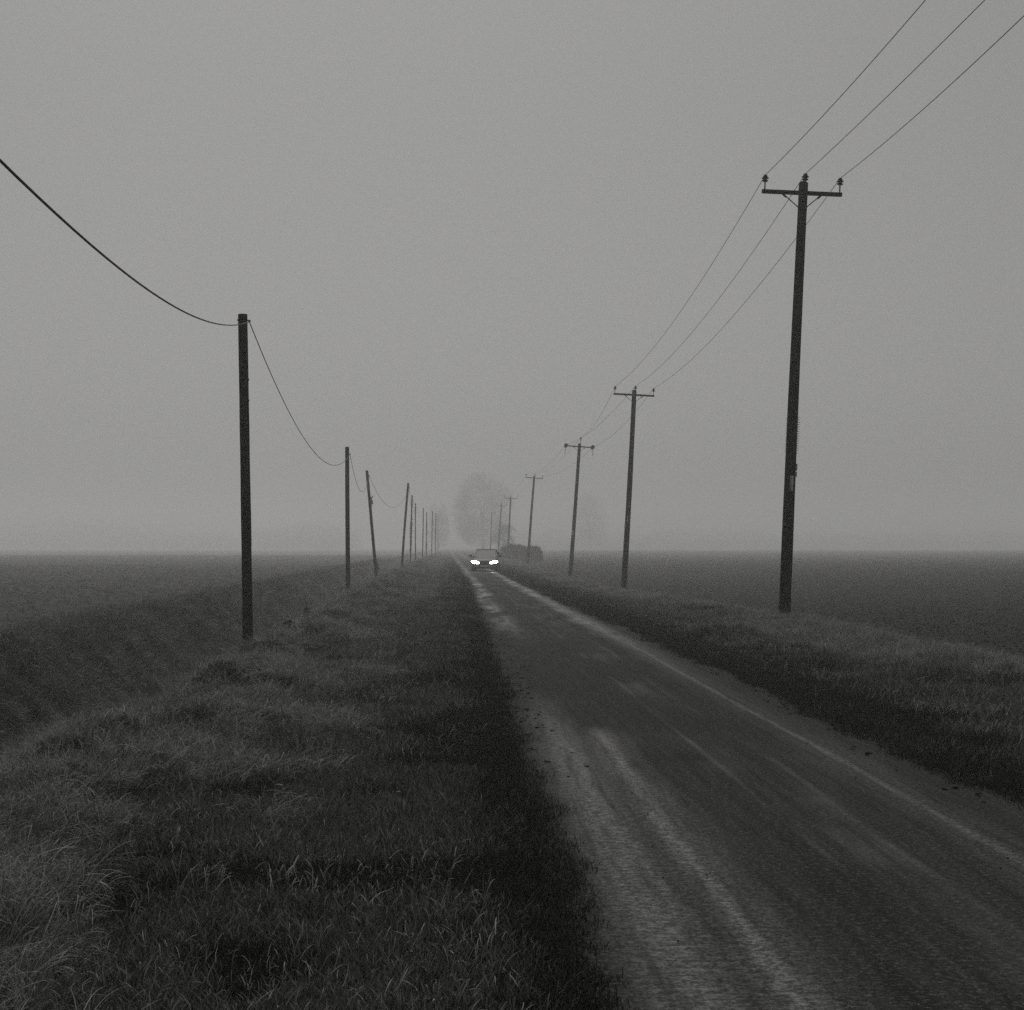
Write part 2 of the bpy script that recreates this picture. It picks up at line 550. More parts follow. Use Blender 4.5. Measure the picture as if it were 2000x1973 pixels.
strip('grass_verge', -1, np.arange(0, 4.61, 0.115), d_near, M['verge'], 'dark grassy verge between the lane and the ditch')
strip('ditch', -1, np.arange(4.6, 9.01, 0.11), d_near, M['ditch'], 'deep grassy ditch beside the crop field')
strip('crop_field', -1, 9.0 + s_fld, d_fld, M['crop'], 'flat green crop field beyond the ditch')
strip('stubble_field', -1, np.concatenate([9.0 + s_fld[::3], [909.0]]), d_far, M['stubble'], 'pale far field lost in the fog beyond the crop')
strip('roadside_verge', 1, np.arange(0, 4.15, 0.115), d_near, M['verge'], 'dark grass bank under the power poles')
strip('ploughed_field', 1, np.concatenate([np.arange(0, 4.15, 0.115)[-1] + s_fld, [905.0]]), np.concatenate([d_fld, d_far[1:]]), M['soil'], 'flat bare soil field fading into the fog')


# ------------------------------------------------------------------ grass, built blade by blade as tufts
def tuft(name, nb, rad, h, w, lean, curl, mt, seg=3, comb=None, tint=(0, 1), seed=0, start=0.35, power=2.2):
    """one tuft: nb ribbons that start in a disc of radius rad; comb = common lean direction"""
    r = np.random.default_rng(seed)
    V, Q, T, A = [], [], [], []
    b = 0
    for i in range(nb):
        an = r.uniform(0, 2 * math.pi); rr = rad * math.sqrt(r.uniform())
        px, py = rr * math.cos(an), rr * math.sin(an)
        hh = h * r.uniform(0.45, 1.0) if r.uniform() < 0.9 else h * r.uniform(1.0, 1.3)
        dirn = r.uniform(0, 2 * math.pi) if comb is None else r.normal(comb, 0.75)
        ln = lean * r.uniform(0.35, 1.25)
        ww = w * r.uniform(0.6, 1.2)
        tv = r.uniform(*tint) ** power
        dx, dy = math.cos(dirn), math.sin(dirn)
        fa = dirn + math.pi / 2 + r.normal(0, 0.5)
        wx, wy = math.cos(fa), math.sin(fa)
        th = ln * start
        x, y, z = px, py, 0.0 - 0.01
        for j in range(seg + 1):
            f = j / seg
            if j < seg:
                k = ww * (1 - 0.55 * f) * 0.5
                V += [(x - wx * k, y - wy * k, z), (x + wx * k, y + wy * k, z)]
                A += [tv, tv]
            else:
                V.append((x, y, z)); A.append(tv)
            th2 = th + (ln + curl * f * r.uniform(0.7, 1.3)) / seg * 1.0
            st = hh / seg
            x += dx * math.sin(th) * st; y += dy * math.sin(th) * st; z += math.cos(th) * st
            th = min(th2, 2.3)
        for j in range(seg - 1):
            Q.append((b + 2 * j, b + 2 * j + 1, b + 2 * j + 3, b + 2 * j + 2))
        T.append((b + 2 * seg - 2, b + 2 * seg - 1, b + 2 * seg))
        b += 2 * seg + 1
    me = np_mesh(name, np.array(V), np.array(Q), mt, {'tint': np.array(A)}, True, np.array(T))
    return bpy.data.objects.new(name, me)


def clod(name, seed, mt):
    r = np.random.default_rng(seed)
    bm = bmesh.new()
    bmesh.ops.create_icosphere(bm, subdivisions=2, radius=1.0)
    ph = r.uniform(0, 6, 6)
    for vv in bm.verts:
        p = vv.co
        k = 1 + 0.25 * math.sin(3 * p.x + ph[0]) * math.cos(4 * p.y + ph[1]) + 0.2 * math.sin(5 * p.z + ph[2]) + r.uniform(-0.1, 0.1)
        vv.co = Vector((p.x * k, p.y * k, p.z * k * 0.6))
    me = bpy.data.meshes.new(name)
    bm.to_mesh(me); bm.free()
    me.materials.append(mt)
    return bpy.data.objects.new(name, me)


def scatter(name, protos, pts, rot, scl, label):
    """one object: many copies of the prototypes standing on the given points"""
    pc = bpy.data.collections.new(name + ' kinds')
    for o in protos: pc.objects.link(o)
    n = len(pts)
    me = bpy.data.meshes.new(name)
    me.vertices.add(n)
    me.vertices.foreach_set('co', np.ascontiguousarray(pts, dtype=np.float32).ravel())
    at = me.attributes.new('turn', 'FLOAT_VECTOR', 'POINT'); at.data.foreach_set('vector', np.ascontiguousarray(rot, dtype=np.float32).ravel())
    at = me.attributes.new('size', 'FLOAT_VECTOR', 'POINT'); at.data.foreach_set('vector', np.ascontiguousarray(scl, dtype=np.float32).ravel())
    at = me.attributes.new('which', 'INT', 'POINT'); at.data.foreach_set('value', rng.integers(0, len(protos), n).astype(np.int32))
    o = bpy.data.objects.new(name, me)
    COL.objects.link(o)
    ng = bpy.data.node_groups.new(name, 'GeometryNodeTree')
    ng.interface.new_socket('Geometry', in_out='INPUT', socket_type='NodeSocketGeometry')
    ng.interface.new_socket('Geometry', in_out='OUTPUT', socket_type='NodeSocketGeometry')
    gi = ng.nodes.new('NodeGroupInput'); go = ng.nodes.new('NodeGroupOutput')
    ip = ng.nodes.new('GeometryNodeInstanceOnPoints')
    ci = ng.nodes.new('GeometryNodeCollectionInfo')
    ci.inputs['Collection'].default_value = pc
    ci.inputs['Separate Children'].default_value = True
    ci.inputs['Reset Children'].default_value = True
    ip.inputs['Pick Instance'].default_value = True

    def na(nm, ty):
        nd = ng.nodes.new('GeometryNodeInputNamedAttribute'); nd.data_type = ty
        nd.inputs['Name'].default_value = nm
        return nd.outputs['Attribute']
    L = ng.links.new
    L(gi.outputs[0], ip.inputs['Points']); L(ci.outputs[0], ip.inputs['Instance'])
    L(na('which', 'INT'), ip.inputs['Instance Index'])
    L(na('turn', 'FLOAT_VECTOR'), ip.inputs['Rotation'])
    L(na('size', 'FLOAT_VECTOR'), ip.inputs['Scale'])
    L(ip.outputs[0], go.inputs[0])
    md = o.modifiers.new('grow', 'NODES'); md.node_group = ng
    tag(o, label, kind='stuff')
    return o


def sow(n, side, s0, s1, d0, d1, p=1.0, keep=None):
    """random places, denser near the camera: density along the road ~ d**-p"""
    u = rng.uniform(0, 1, n)
    if abs(p - 1) < 1e-3: d = d0 * (d1 / d0) ** u
    else: d = (d0 ** (1 - p) + u * (d1 ** (1 - p) - d0 ** (1 - p))) ** (1 / (1 - p))
    s = rng.uniform(s0, s1, n)
    x = xat(side, s, d)
    ok = (np.abs(x / d) < 0.40)
    if keep is not None: ok &= keep(s, d)
    s, d, x = s[ok], d[ok], x[ok]
    return s, d, np.stack([x, d, zsurf(side, s, d)], -1)


def rots(n, tilt=0.12, comb=None, spread=0.6):
    r = np.zeros((n, 3))
    r[:, 0] = rng.normal(0, tilt, n); r[:, 1] = rng.normal(0, tilt, n)
    r[:, 2] = rng.uniform(0, 2 * math.pi, n) if comb is None else rng.normal(comb, spread, n)
    return r


def sizes(d, lo, hi, wide=0.35, ref=9.0):
    """scale; farther tufts broader so that the cover stays closed"""
    n = len(d)
    k = lo + (hi - lo) * rng.uniform(0, 1, n) ** 1.3
    w = np.maximum(1.0, (d / ref)) ** wide
    return np.stack([k * w, k * w, k * np.minimum(w, 1.25)], -1)


short = [tuft('short_tuft', 18, 0.07, 0.085, 0.0046, 0.9, 1.3, M['grass_short'], 3, None, (0, 1), 100 + i) for i in range(6)]
dark = [tuft('dark_tuft', 18, 0.07, 0.055, 0.0048, 0.9, 1.2, M['grass_dark'], 3, None, (0, 1), 200 + i, 0.35, 3.2) for i in range(5)]
straw = [tuft('straw_tussock', 46, 0.15, 0.32, 0.0046, 1.3, 0.9, M['grass_straw'], 6, 0.0, (0, 1), 300 + i, 0.8, 2.6) for i in range(6)]
pale = [tuft('pale_tussock', 40, 0.15, 0.30, 0.0050, 1.2, 0.9, M['grass_straw'], 5, None, (0.15, 1), 350 + i, 0.6, 1.1) for i in range(5)]
bank = [tuft('bank_tuft', 30, 0.14, 0.32, 0.0075, 1.1, 0.9, M['grass_bank'], 5, 0.0, (0, 1), 400 + i, 0.8, 2.0) for i in range(5)]
upright = [tuft('upright_stems', 7, 0.10, 0.34, 0.0024, 0.25, 0.5, M['grass_straw'], 4, None, (0.4, 1), 500 + i) for i in range(4)]
seed = [tuft('seedling_row', 10, 0.10, 0.10, 0.006, 0.5, 0.6, M['crop_blade'], 2, None, (0, 1), 600 + i) for i in range(4)]
wisps = [tuft('pale_blades', 5, 0.11, 0.13, 0.0048, 0.8, 1.6, M['grass_straw'], 5, None, (0.5, 1), 700 + i, 0.5, 1.4) for i in range(5)]


# short grass on the near verge, thinner and darker beside the tarmac
def ragged(s, d): return s > -0.05 + 0.13 * fbm(d * 0.9, s * 0 + 1, 61, 4) + np.abs(rng.normal(0, 0.05, len(s)))
s, d, P = sow(120000, -1, -0.15, 4.3, 4.4, 230, 1.2, ragged)
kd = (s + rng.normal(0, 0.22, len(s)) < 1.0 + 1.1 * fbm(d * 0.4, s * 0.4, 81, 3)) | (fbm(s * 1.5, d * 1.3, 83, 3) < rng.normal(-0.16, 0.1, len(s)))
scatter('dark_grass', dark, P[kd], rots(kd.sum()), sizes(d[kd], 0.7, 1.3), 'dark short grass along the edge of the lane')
ks = ~kd
scatter('short_grass', short, P[ks], rots(ks.sum()), sizes(d[ks], 0.7, 1.35), 'short rough grass on the verge by the lane')
s, d, P = sow(14000, -1, 0.4, 4.2, 4.4, 40, 1.2, lambda s, d: fbm(s * 0.8, d * 0.8, 85, 3) > rng.uniform(-0.25, 0.45, len(s)))
scatter('pale_grass_blades', wisps, P, rots(len(P), 0.3), sizes(d, 0.5, 1.1, 0.2), 'stray pale dead blades in the verge grass')
# tussocks of long dead grass, combed over by the wind
def tz(s, d): return (0.6 * fbm(s * 0.7, d * 0.55, 91, 3) + 1.5 * fbm(s * 1.25 + 5, d * 1.05, 3, 3, 0.55) + 0.28 * (s - 3.0)) > rng.normal(0.04, 0.26, len(s))
s, d, P = sow(40000, -1, 1.2, 5.0, 4.4, 170, 1.1, tz)
hi_ = (1.5 * fbm(s * 1.25 + 5, d * 1.05, 3, 3, 0.55) + 0.15 * (s - 2.6)) > rng.normal(0.12, 0.16, len(s))
scatter('pale_tussock_grass', pale, P[hi_], rots(hi_.sum(), 0.35), sizes(d[hi_], 0.3, 0.8, 0.2) * (1 - 0.4 * sstep(3.3, 4.2, s[hi_]))[:, None], 'matted pale dead grass on the tussock tops along the ditch')
s, d, P = s[~hi_], d[~hi_], P[~hi_]
cmb = 0.3 + 4.0 * fbm(s * 0.8, d * 0.7, 95, 3)
scatter('tussock_grass', straw, P, rots(len(P), 0.35, cmb, 0.8), sizes(d, 0.35, 1.0, 0.2) * (1 - 0.4 * sstep(3.3, 4.2, s))[:, None], 'long straw grass flopped over in tussocks on the ditch edge')
s, d, P = sow(3000, -1, 3.4, 4.9, 7, 140, 1.1)
scatter('grass_stems', upright, P, rots(len(P), 0.15), sizes(d, 0.5, 1.1, 0.1), 'thin upright dead stems along the ditch edge')
# ditch sides
s, d, P = sow(42000, -1, 4.7, 9.4, 8, 170, 1.0, lambda s, d: fbm(s * 1.1 + d * 0.9, d * 1.5 - s * 0.5, 131, 3, 0.6) > rng.normal(-0.10, 0.16, len(s)))
cmb = np.where(s < 6.6, math.pi * 0.95, -0.35) + 0.9 * fbm(s * 0.5, d * 0.3, 97, 2)
scatter('bank_grass', bank, P, rots(len(P), 0.25, cmb, 0.4), sizes(d, 0.55, 1.2, 0.25, 14), 'matted grass combed down the ditch banks')
# crop
s, d, P = sow(60000, -1, 8.6, 70, 18, 140, 1.3)
scatter('crop_seedlings', seed, P, rots(len(P)), sizes(d, 0.5, 1.1, 0.3, 24), 'low crop growing across the flat field')
# right-hand verge
s, d, P = sow(95000, 1, -0.15, 4.05, 7, 230, 1.12, lambda s, d: s > -0.04 + 0.28 * fbm(d * 0.8, s * 0 + 7, 67, 4) + np.abs(rng.normal(0, 0.06, len(s))))
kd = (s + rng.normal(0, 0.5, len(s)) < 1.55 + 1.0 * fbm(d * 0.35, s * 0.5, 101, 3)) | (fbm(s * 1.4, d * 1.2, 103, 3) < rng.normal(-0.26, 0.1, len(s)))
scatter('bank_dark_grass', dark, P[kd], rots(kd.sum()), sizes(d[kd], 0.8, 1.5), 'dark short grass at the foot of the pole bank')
ks = ~kd
scatter('bank_short_grass', short, P[ks], rots(ks.sum()), sizes(d[ks], 0.8, 1.5), 'rough grass on the pole bank')
def cr(s, d): return (fbm(d * 0.22, s * 0 + 2, 107, 3) + 0.5 * fbm(s, d * 0.8, 109, 2) - 0.5 * np.abs(s - 3.4)) > rng.uniform(-0.75, 0.1, len(s))
s, d, P = sow(26000, 1, 2.0, 4.1, 12, 170, 1.0, cr)
scatter('crest_grass', pale, P, rots(len(P), 0.2, 1.2, 1.4), sizes(d, 0.3, 0.75, 0.25, 20), 'pale dead grass along the crest of the pole bank')
s, d, P = sow(1800, 1, 2.9, 4.1, 14, 120, 1.0, cr)
scatter('crest_stems', upright, P, rots(len(P), 0.15), sizes(d, 0.5, 1.0, 0.1, 20), 'thin pale stems on the crest of the pole bank')
s, d, P = sow(11000, 1, 0.8, 3.9, 8, 60, 1.15, lambda s, d: fbm(s * 0.8, d * 0.8, 185, 3) > rng.uniform(-0.3, 0.5, len(s)))
scatter('bank_pale_blades', wisps, P, rots(len(P), 0.3), sizes(d, 0.6, 1.2, 0.25), 'stray pale dead blades in the pole bank grass')
# clods: along the ragged tarmac edge and on the bare field
clods = [clod('clod', 900 + i, M['clod']) for i in range(4)]
s, d, P = sow(1500, -1, -0.45, 0.0, 10, 42, 1.0, lambda s, d: (0.7 * fbm(d * 0.35, s * 2, 113, 4) + 0.34 - np.maximum(-s, 0) * 0.9) > rng.uniform(0, 0.7, len(s)))
P[:, 2] = 0.026
k = 0.003 + 0.015 * rng.uniform(0, 1, len(P)) ** 2.5
scatter('edge_crumbs', clods, P, rots(len(P), 0.2), np.stack([k * 1.8, k, k * 0.5], -1), 'crumbs of soil and turf along the lane edge')
s, d, P = sow(900, 1, -0.40, 0.1, 9, 40, 1.0, lambda s, d: (fbm(d * 0.7, s * 2, 117, 3) + 0.25 - np.maximum(-s, 0) * 1.2) > rng.uniform(0, 0.6, len(s)))
P[:, 2] = 0.026
k = rng.uniform(0.004, 0.018, len(P))
scatter('verge_crumbs', clods, P, rots(len(P), 0.2), np.stack([k * 1.8, k, k * 0.5], -1), 'crumbs of turf on the lane beside the pole bank')
s, d, P = sow(42000, 1, 3.9, 30, 15, 90, 1.5)
k = rng.uniform(0.008, 0.026, len(P)) * np.where(s < 4.9, 2.0, 1.0)
scatter('field_clods', clods, P, rots(len(P), 0.3), np.stack([k * 1.3, k, k], -1), 'small clods of soil on the bare field')
s, d, P = sow(420, -1, -2.6, -0.3, 5, 30, 1.0)
P[:, 2] = 0.034
k = rng.uniform(0.0022, 0.0055, len(P))
scatter('loose_chippings', clods, P, rots(len(P), 0.2), np.stack([k, k, k], -1), 'loose dark chippings scattered on the lane')


M['chip'] = mat('pale_stone_chip', 0.16, 0.8, 0.3, ((30, 30, 30), 3, 0.7, 1.3))
chips = [clod('chip', 950 + i, M['chip']) for i in range(3)]
s, d, P = sow(2600, -1, -2.75, -0.1, 4.8, 22, 1.2)
P[:, 2] = 0.03 * (1 - (2 * (-s) / np.maximum(edge_r(d) - edge_l(d), 0.5) - 1) ** 2) + 0.010
k = rng.uniform(0.0018, 0.0042, len(P))
scatter('pale_chippings', chips, P, rots(len(P), 0.2), np.stack([k, k, k], -1), 'tiny pale stone chips scattered on the lane')
# taller grass left standing round the feet of the nearest poles
ps, pd_, pside = [], [], []
for px_, d_, sd_ in ((484.5, 24.6, -1), (680, 58, -1), (735, 78, -1), (1532, 28.8, 1), (1218, 62.6, 1), (1114, 95.7, 1)):
    for q in range(16):
        a_ = rng.uniform(0, 6.28); r_ = rng.uniform(0.14, 0.4)
        X_ = (px_ - CX) * d_ / F + r_ * math.cos(a_); D_ = d_ + r_ * math.sin(a_)
        s_ = float(edge_l(D_)) - X_ if sd_ < 0 else X_ - float(edge_r(D_))
        ps.append((X_, D_, float(zsurf(sd_, s_, D_))))
P = np.array(ps)
scatter('pole_foot_grass', pale, P, rots(len(P), 0.2), np.repeat(rng.uniform(0.5, 0.85, (len(P), 1)), 3, 1), 'taller pale grass round the feet of the nearest poles')


# ------------------------------------------------------------------ power poles on the right
def shaft_mb(r0, r1, H, seed, dome=True, n=14):
    r = random.Random(seed)
    zs = [-0.6] + [H * i / 12 for i in range(13)]
    prof_pts, prof_r = [], []
    bx, by = r.uniform(-0.02, 0.02), r.uniform(-0.02, 0.02)
    for z in zs:
        f = max(z, 0) / H
        prof_pts.append((bx * math.sin(f * math.pi), by * math.sin(f * math.pi), z))
        prof_r.append((r0 + (r1 - r0) * f) * r.uniform(0.975, 1.025))
    if dome:
        prof_pts += [(0, 0, H + r1 * 0.35), (0, 0, H + r1 * 0.6)]
        prof_r += [r1 * 0.8, r1 * 0.3]
    mb = MB(); mb.tube(prof_pts, prof_r, n)
    return mb


INS = [(0.018, 0.0), (0.034, 0.004), (0.062, 0.018), (0.064, 0.026), (0.036, 0.046), (0.040, 0.062), (0.073, 0.072), (0.073, 0.080),
       (0.036, 0.094), (0.042, 0.104), (0.050, 0.110), (0.046, 0.120), (0.026, 0.128), (0.030, 0.142), (0.012, 0.150)]
ARMZ, PIN = 0.23, 0.15
wire_pts = {}


def power_pole(px_t, py_t, px_b, py_b, d, arm_px, label, kind='pin', scale_r=1.0, detail=2, brace=True):
    """one pole from its measured top and foot"""
    top, foot = unproj(px_t, py_t, d), unproj(px_b, py_b, d)
    H = (top - foot).length
    lean = math.atan2(top.x - foot.x, top.z - foot.z)
    root = empty('power_pole', foot, label, 'power pole', 'wooden power poles along the bank', (0, lean, 0))
    r0, r1 = 0.121 * scale_r, 0.089 * scale_r
    n = 16 if detail == 2 else 8
    shaft_mb(r0, r1, H - 0.02, int(d), True, n).build('shaft', M['wood'], root)
    hw = arm_px * d / F / 2
    za = H - ARMZ + 0.06
    ya = r1 + 0.045
    mb = MB(); mb.box((0, ya, za), (2 * hw, 0.085, 0.072)); arm = mb.build('crossarm', M['arm'], root, False)
    if detail >= 1:
        bv = arm.modifiers.new('worn edges', 'BEVEL'); bv.width = 0.006; bv.segments = 2
    pins = []
    mat_l = Matrix.Translation(foot) @ Matrix.Rotation(lean, 4, 'Y')
    nn = 14 if detail == 2 else 8
    tops = []
    if kind == 'pin':
        for xx, zz in ((-hw + 0.055, za + 0.036), (0.055, za + 0.095), (hw - 0.045, za + 0.036)):
            i = MB(); i.lathe(INS, (xx, ya, zz + PIN), nn); io = i.build('insulator', M['porcelain'], root)
            p = MB(); p.tube([(xx, ya, za + 0.016), (xx, ya, zz + PIN + 0.02)], 0.014, 8); p.build('pin', M['steel'], io)
            tops.append(Vector((xx, ya, zz + PIN + 0.138)))
    else:
        zz = H + 0.30
        i = MB(); i.lathe(INS, (0.06, 0, zz), nn); io = i.build('insulator', M['porcelain'], root)
        p = MB(); p.tube([(0.03, 0, H - 0.1), (0.06, 0, zz + 0.02)], 0.018, 8); p.build('pin', M['steel'], io)
        ends = []
        for sx in (-1, 1):
            e = Vector((sx * (hw - 0.03), ya, za))
            for sy in (-1, 1):
                ds = MB()
                for k in range(3):
                    m = Matrix.Rotation(R(90), 4, 'X')
                    ds.lathe([(0.02, -0.03), (0.125, -0.012), (0.125, 0.0), (0.04, 0.025)], e + Vector((0, sy * (0.12 + 0.11 * k), 0.012)), nn, m)
                ds.tube([e + Vector((0, sy * 0.02, 0.012)), e + Vector((0, sy * 0.42, 0.012))], 0.016, 6)
                ds.build('strain_insulator', M['porcelain'], root)
            jl = MB()
            pts = []
            for k in range(11):
                a = k / 10
                pts.append(e + Vector((sx * 0.05 * math.sin(a * math.pi), -0.42 + 0.84 * a, -0.55 * math.sin(a * math.pi))))
            jl.tube(pts, 0.009, 5); jl.build('jumper_wire', M['wire'], root)
            tops.append(e + Vector((0, -0.42, 0.012)))
        tops.insert(1, Vector((0.06, 0, zz + 0.138)))
    if brace:
        for sx in (-1, 1):
            b = MB()
            b.tube([(sx * 0.36, ya - 0.03, za - 0.05), (sx * 0.07, r1 * 0.6, za - 0.31)], 0.011, 6)
            b.tube([(sx * 0.38, ya, za - 0.034), (sx * 0.31, ya - 0.02, za - 0.10)], 0.022, 6)
            b.build('brace', M['steel'], root)
    if detail >= 1:
        for k in range(2):
            w = MB()
            w.lathe([(r1 + 0.004, -0.012), (r1 + 0.007, 0.0), (r1 + 0.004, 0.012)], (0, 0, za + (0.035 if k else -0.31)), 16)
            w.build('pole_band', M['steel'], root)
    wire_pts[root.name] = [mat_l @ p for p in tops]
    return root, H, mat_l, r0, r1


def fix_plate(root, mat_l, px, py, w_px, h_px, d, rfun, material, name):
    """a plate screwed to the face of the pole where the photo shows it"""
    p = mat_l.inverted() @ unproj(px, py, d)
    w, h = w_px * d / F, h_px * d / F
    r = rfun(p.z)
    x = max(-r * 0.80, min(r * 0.80, p.x))
    ang = math.asin(x / r)
    m = Matrix.Rotation(ang, 3, 'Z')
    mb = MB()
    wv = w / max(math.cos(ang), 0.75)
    mb.box((math.sin(ang) * (r + 0.006), -math.cos(ang) * (r + 0.006), p.z), (wv, 0.006, h), m)
    for s_ in (-1, 1):
        mb.box((math.sin(ang) * (r + 0.011), -math.cos(ang) * (r + 0.011), p.z + s_ * h * 0.4), (0.008, 0.006, 0.008), m)
    return mb.build(name, material, root, False)


p1, H1, m1, a0, a1 = power_pole(1569.5, 357, 1532, 1206, 28.8, 157, 'nearest and tallest wooden power pole, with pale plates, beside the bare field')
rf1 = lambda z: a0 + (a1 - a0) * max(0, min(1, z / H1))
fix_plate(p1, m1, 1544, 944.5, 6.5, 29, 28.8, rf1, M['plate'], 'warning_plate')
fix_plate(p1, m1, 1554, 913, 5, 14, 28.8, rf1, M['dull_plate'], 'number_plate')
fix_plate(p1, m1, 1553.5, 927, 4, 10, 28.8, rf1, M['dull_plate'], 'number_plate')
fix_plate(p1, m1, 1533, 948, 5, 14, 28.8, rf1, M['dull_plate'], 'number_plate')
fix_plate(p1, m1, 1532.5, 962, 5, 10, 28.8, rf1, M['dull_plate'], 'number_plate')
fix_plate(p1, m1, 1532, 972.5, 5, 9, 28.8, rf1, M['plate'], 'number_plate')
fix_plate(p1, m1, 1531, 1023, 5, 4, 28.8, rf1, M['plate'], 'number_plate')
# barbed wire wound round the shaft against climbers
za_, zb_ = (m1.inverted() @ unproj(1549, 884, 28.8)).z, (m1.inverted() @ unproj(1552, 815, 28.8)).z
bw_ = MB()
pts = []
turns = 15
for k in range(turns * 12 + 1):
    a = 2 * math.pi * k / 12
    z = za_ + (zb_ - za_) * k / (turns * 12)
    r = rf1(z) + 0.006
    pts.append((r * math.cos(a), r * math.sin(a), z))
bw_.tube(pts, 0.006, 4)
for k in range(2, turns * 12, 3):
    p = Vector(pts[k]); o = Vector((p.x, p.y, 0)).normalized()
    bw_.tube([p, p + o * 0.034 + Vector((0, 0, random.uniform(-0.012, 0.012)))], [0.006, 0.003], 3)
bw_.build('barbed_wire', M['steel'], p1)

p2, H2, m2, b0, b1 = power_pole(1239, 763, 1218, 1151, 62.6, 80, 'second power pole from the front, pale plate low on its shaft', scale_r=1.05)
rf2 = lambda z: b0 + (b1 - b0) * max(0, min(1, z / H2))
fix_plate(p2, m2, 1226.5, 1013.5, 4.5, 13, 62.6, rf2, M['plate'], 'warning_plate')
fix_plate(p2, m2, 1220.5, 1027.5, 3, 6, 62.6, rf2, M['plate'], 'number_plate')
fix_plate(p2, m2, 1218.5, 1059.5, 3, 3, 62.6, rf2, M['plate'], 'number_plate')
p3, H3, m3, c0, c1 = power_pole(1132, 867, 1114, 1121, 95.7, 54, 'third power pole, with disc insulators and drooping jumper wires at the arm ends', kind='strain', scale_r=1.12)
rf3 = lambda z: c0 + (c1 - c0) * max(0, min(1, z / H3))
fix_plate(p3, m3, 1118, 1040, 3.4, 10, 95.7, rf3, M['plate'], 'warning_plate')
p4, H4, m4, _, _ = power_pole(1043.5, 930, 1031, 1099, 146, 34.5, 'fourth power pole, standing in front of the rounded bush', detail=1, scale_r=1.1)
p5, H5, m5, _, _ = power_pole(997.5, 971, 992, 1079, 205, 26, 'hazy power pole rising over the hedge, fifth along the bank', detail=0, scale_r=1.1)
p6, H6, m6, _, _ = power_pole(979.5, 985.5, 973.5, 1074, 255, 19, 'faint power pole between the car and the hedge, sixth along the bank', detail=0, scale_r=1.1)
p7, H7, m7, _, _ = power_pole(960.5, 1000, 958, 1071, 310, 14, 'farthest power pole, barely visible in the fog above the car', detail=0, scale_r=1.1, brace=False)


def sag_curve(A, B, s, n=28):
    out = []
    for i in range(n + 1):
        t = i / n
        p = A.lerp(B, t); p = p.copy(); p.z -= 4 * s * t * (1 - t)
        out.append(p)
    return out


poles = [p1, p2, p3, p4, p5, p6, p7]
order = [{0: 0, 1: 1, 2: 2}, {0: 0, 1: 1, 2: 2}, {0: 1, 1: 0, 2: 2}, {0: 1, 1: 0, 2: 2}, {0: 1, 1: 0, 2: 2}, {0: 1, 1: 0, 2: 2}, {0: 1, 1: 0, 2: 2}]
sags = [0.52, 0.40, 0.55, 0.6, 0.5, 0.5]
front = [(0.01, 0.60, -0.2), (0.03, 0.37, -0.03), (-0.01, 0.70, -0.2)]
names = ['overhead power wire strung from the first pole left arm tip, leftmost over the bank',
         'overhead power wire strung from the first pole top, middle of the three over the bank',
         'overhead power wire strung from the first pole right arm tip, rightmost over the field edge']
for w in range(3):
    pts = []
    A = wire_pts[p1.name][w]
    k, sg, dz = front[w]
    B = Vector((A.x + k * 34, -5.2, A.z + dz))
    pts += sag_curve(B, A, sg, 40)
    for i in range(len(poles) - 1):
        a_ = wire_pts[poles[i].name][order[i][w]]
        b_ = wire_pts[poles[i + 1].name][order[i + 1][w]]
        pts += sag_curve(a_, b_, sags[i], 24)[1:]
    mb = MB(); mb.tube(pts, 0.0062, 5)
    tag(mb.build('power_wire', M['wire']), names[w], 'power wire', 'overhead wires between the power poles')

# ------------------------------------------------------------------ telephone poles on the left
tel = [  # top x, y, foot x, y, distance, radius
    (474, 614, 484.5, 1270, 24.6, 0.079),
    (678, 873, 680, 1148, 58, 0.082),
    (716.5, 919, 735.5, 1133, 78, 0.075),
    (797.5, 943.5, 785, 1105, 103, 0.078),
    (805, 967.5, 801.5, 1094, 131, 0.062),
    (811.5, 983, 811.5, 1090, 155, 0.060),
    (827, 992, 825, 1088, 172, 0.060),
    (833.5, 1000.5, 832.5, 1087, 190, 0.060),
    (844.6, 998.7, 843, 1084, 200, 0.055),
    (851.5, 1003, 850, 1083, 215, 0.055)]
tlab = ['nearest telephone pole, upright at the ditch edge with a loose cable at its top',
        'second telephone pole from the front, upright in long grass, cable crossing its face',
        'telephone pole leaning left with lumps of ivy down its side',
        'telephone pole leaning right, just beyond the one with ivy',
        'slim upright telephone pole just right of the one that leans right',
        'slim hazy telephone pole in front of the far small tree, left of a wide gap',
        'hazy telephone pole standing alone right of the wide gap in the row',
        'faint telephone pole with a ragged ivy-grown shaft, third from the end of the row',
        'very faint telephone pole beside the far small tree, second from the end of the row',
        'faintest and farthest telephone pole of the row, before the far small tree']
cable_at = []
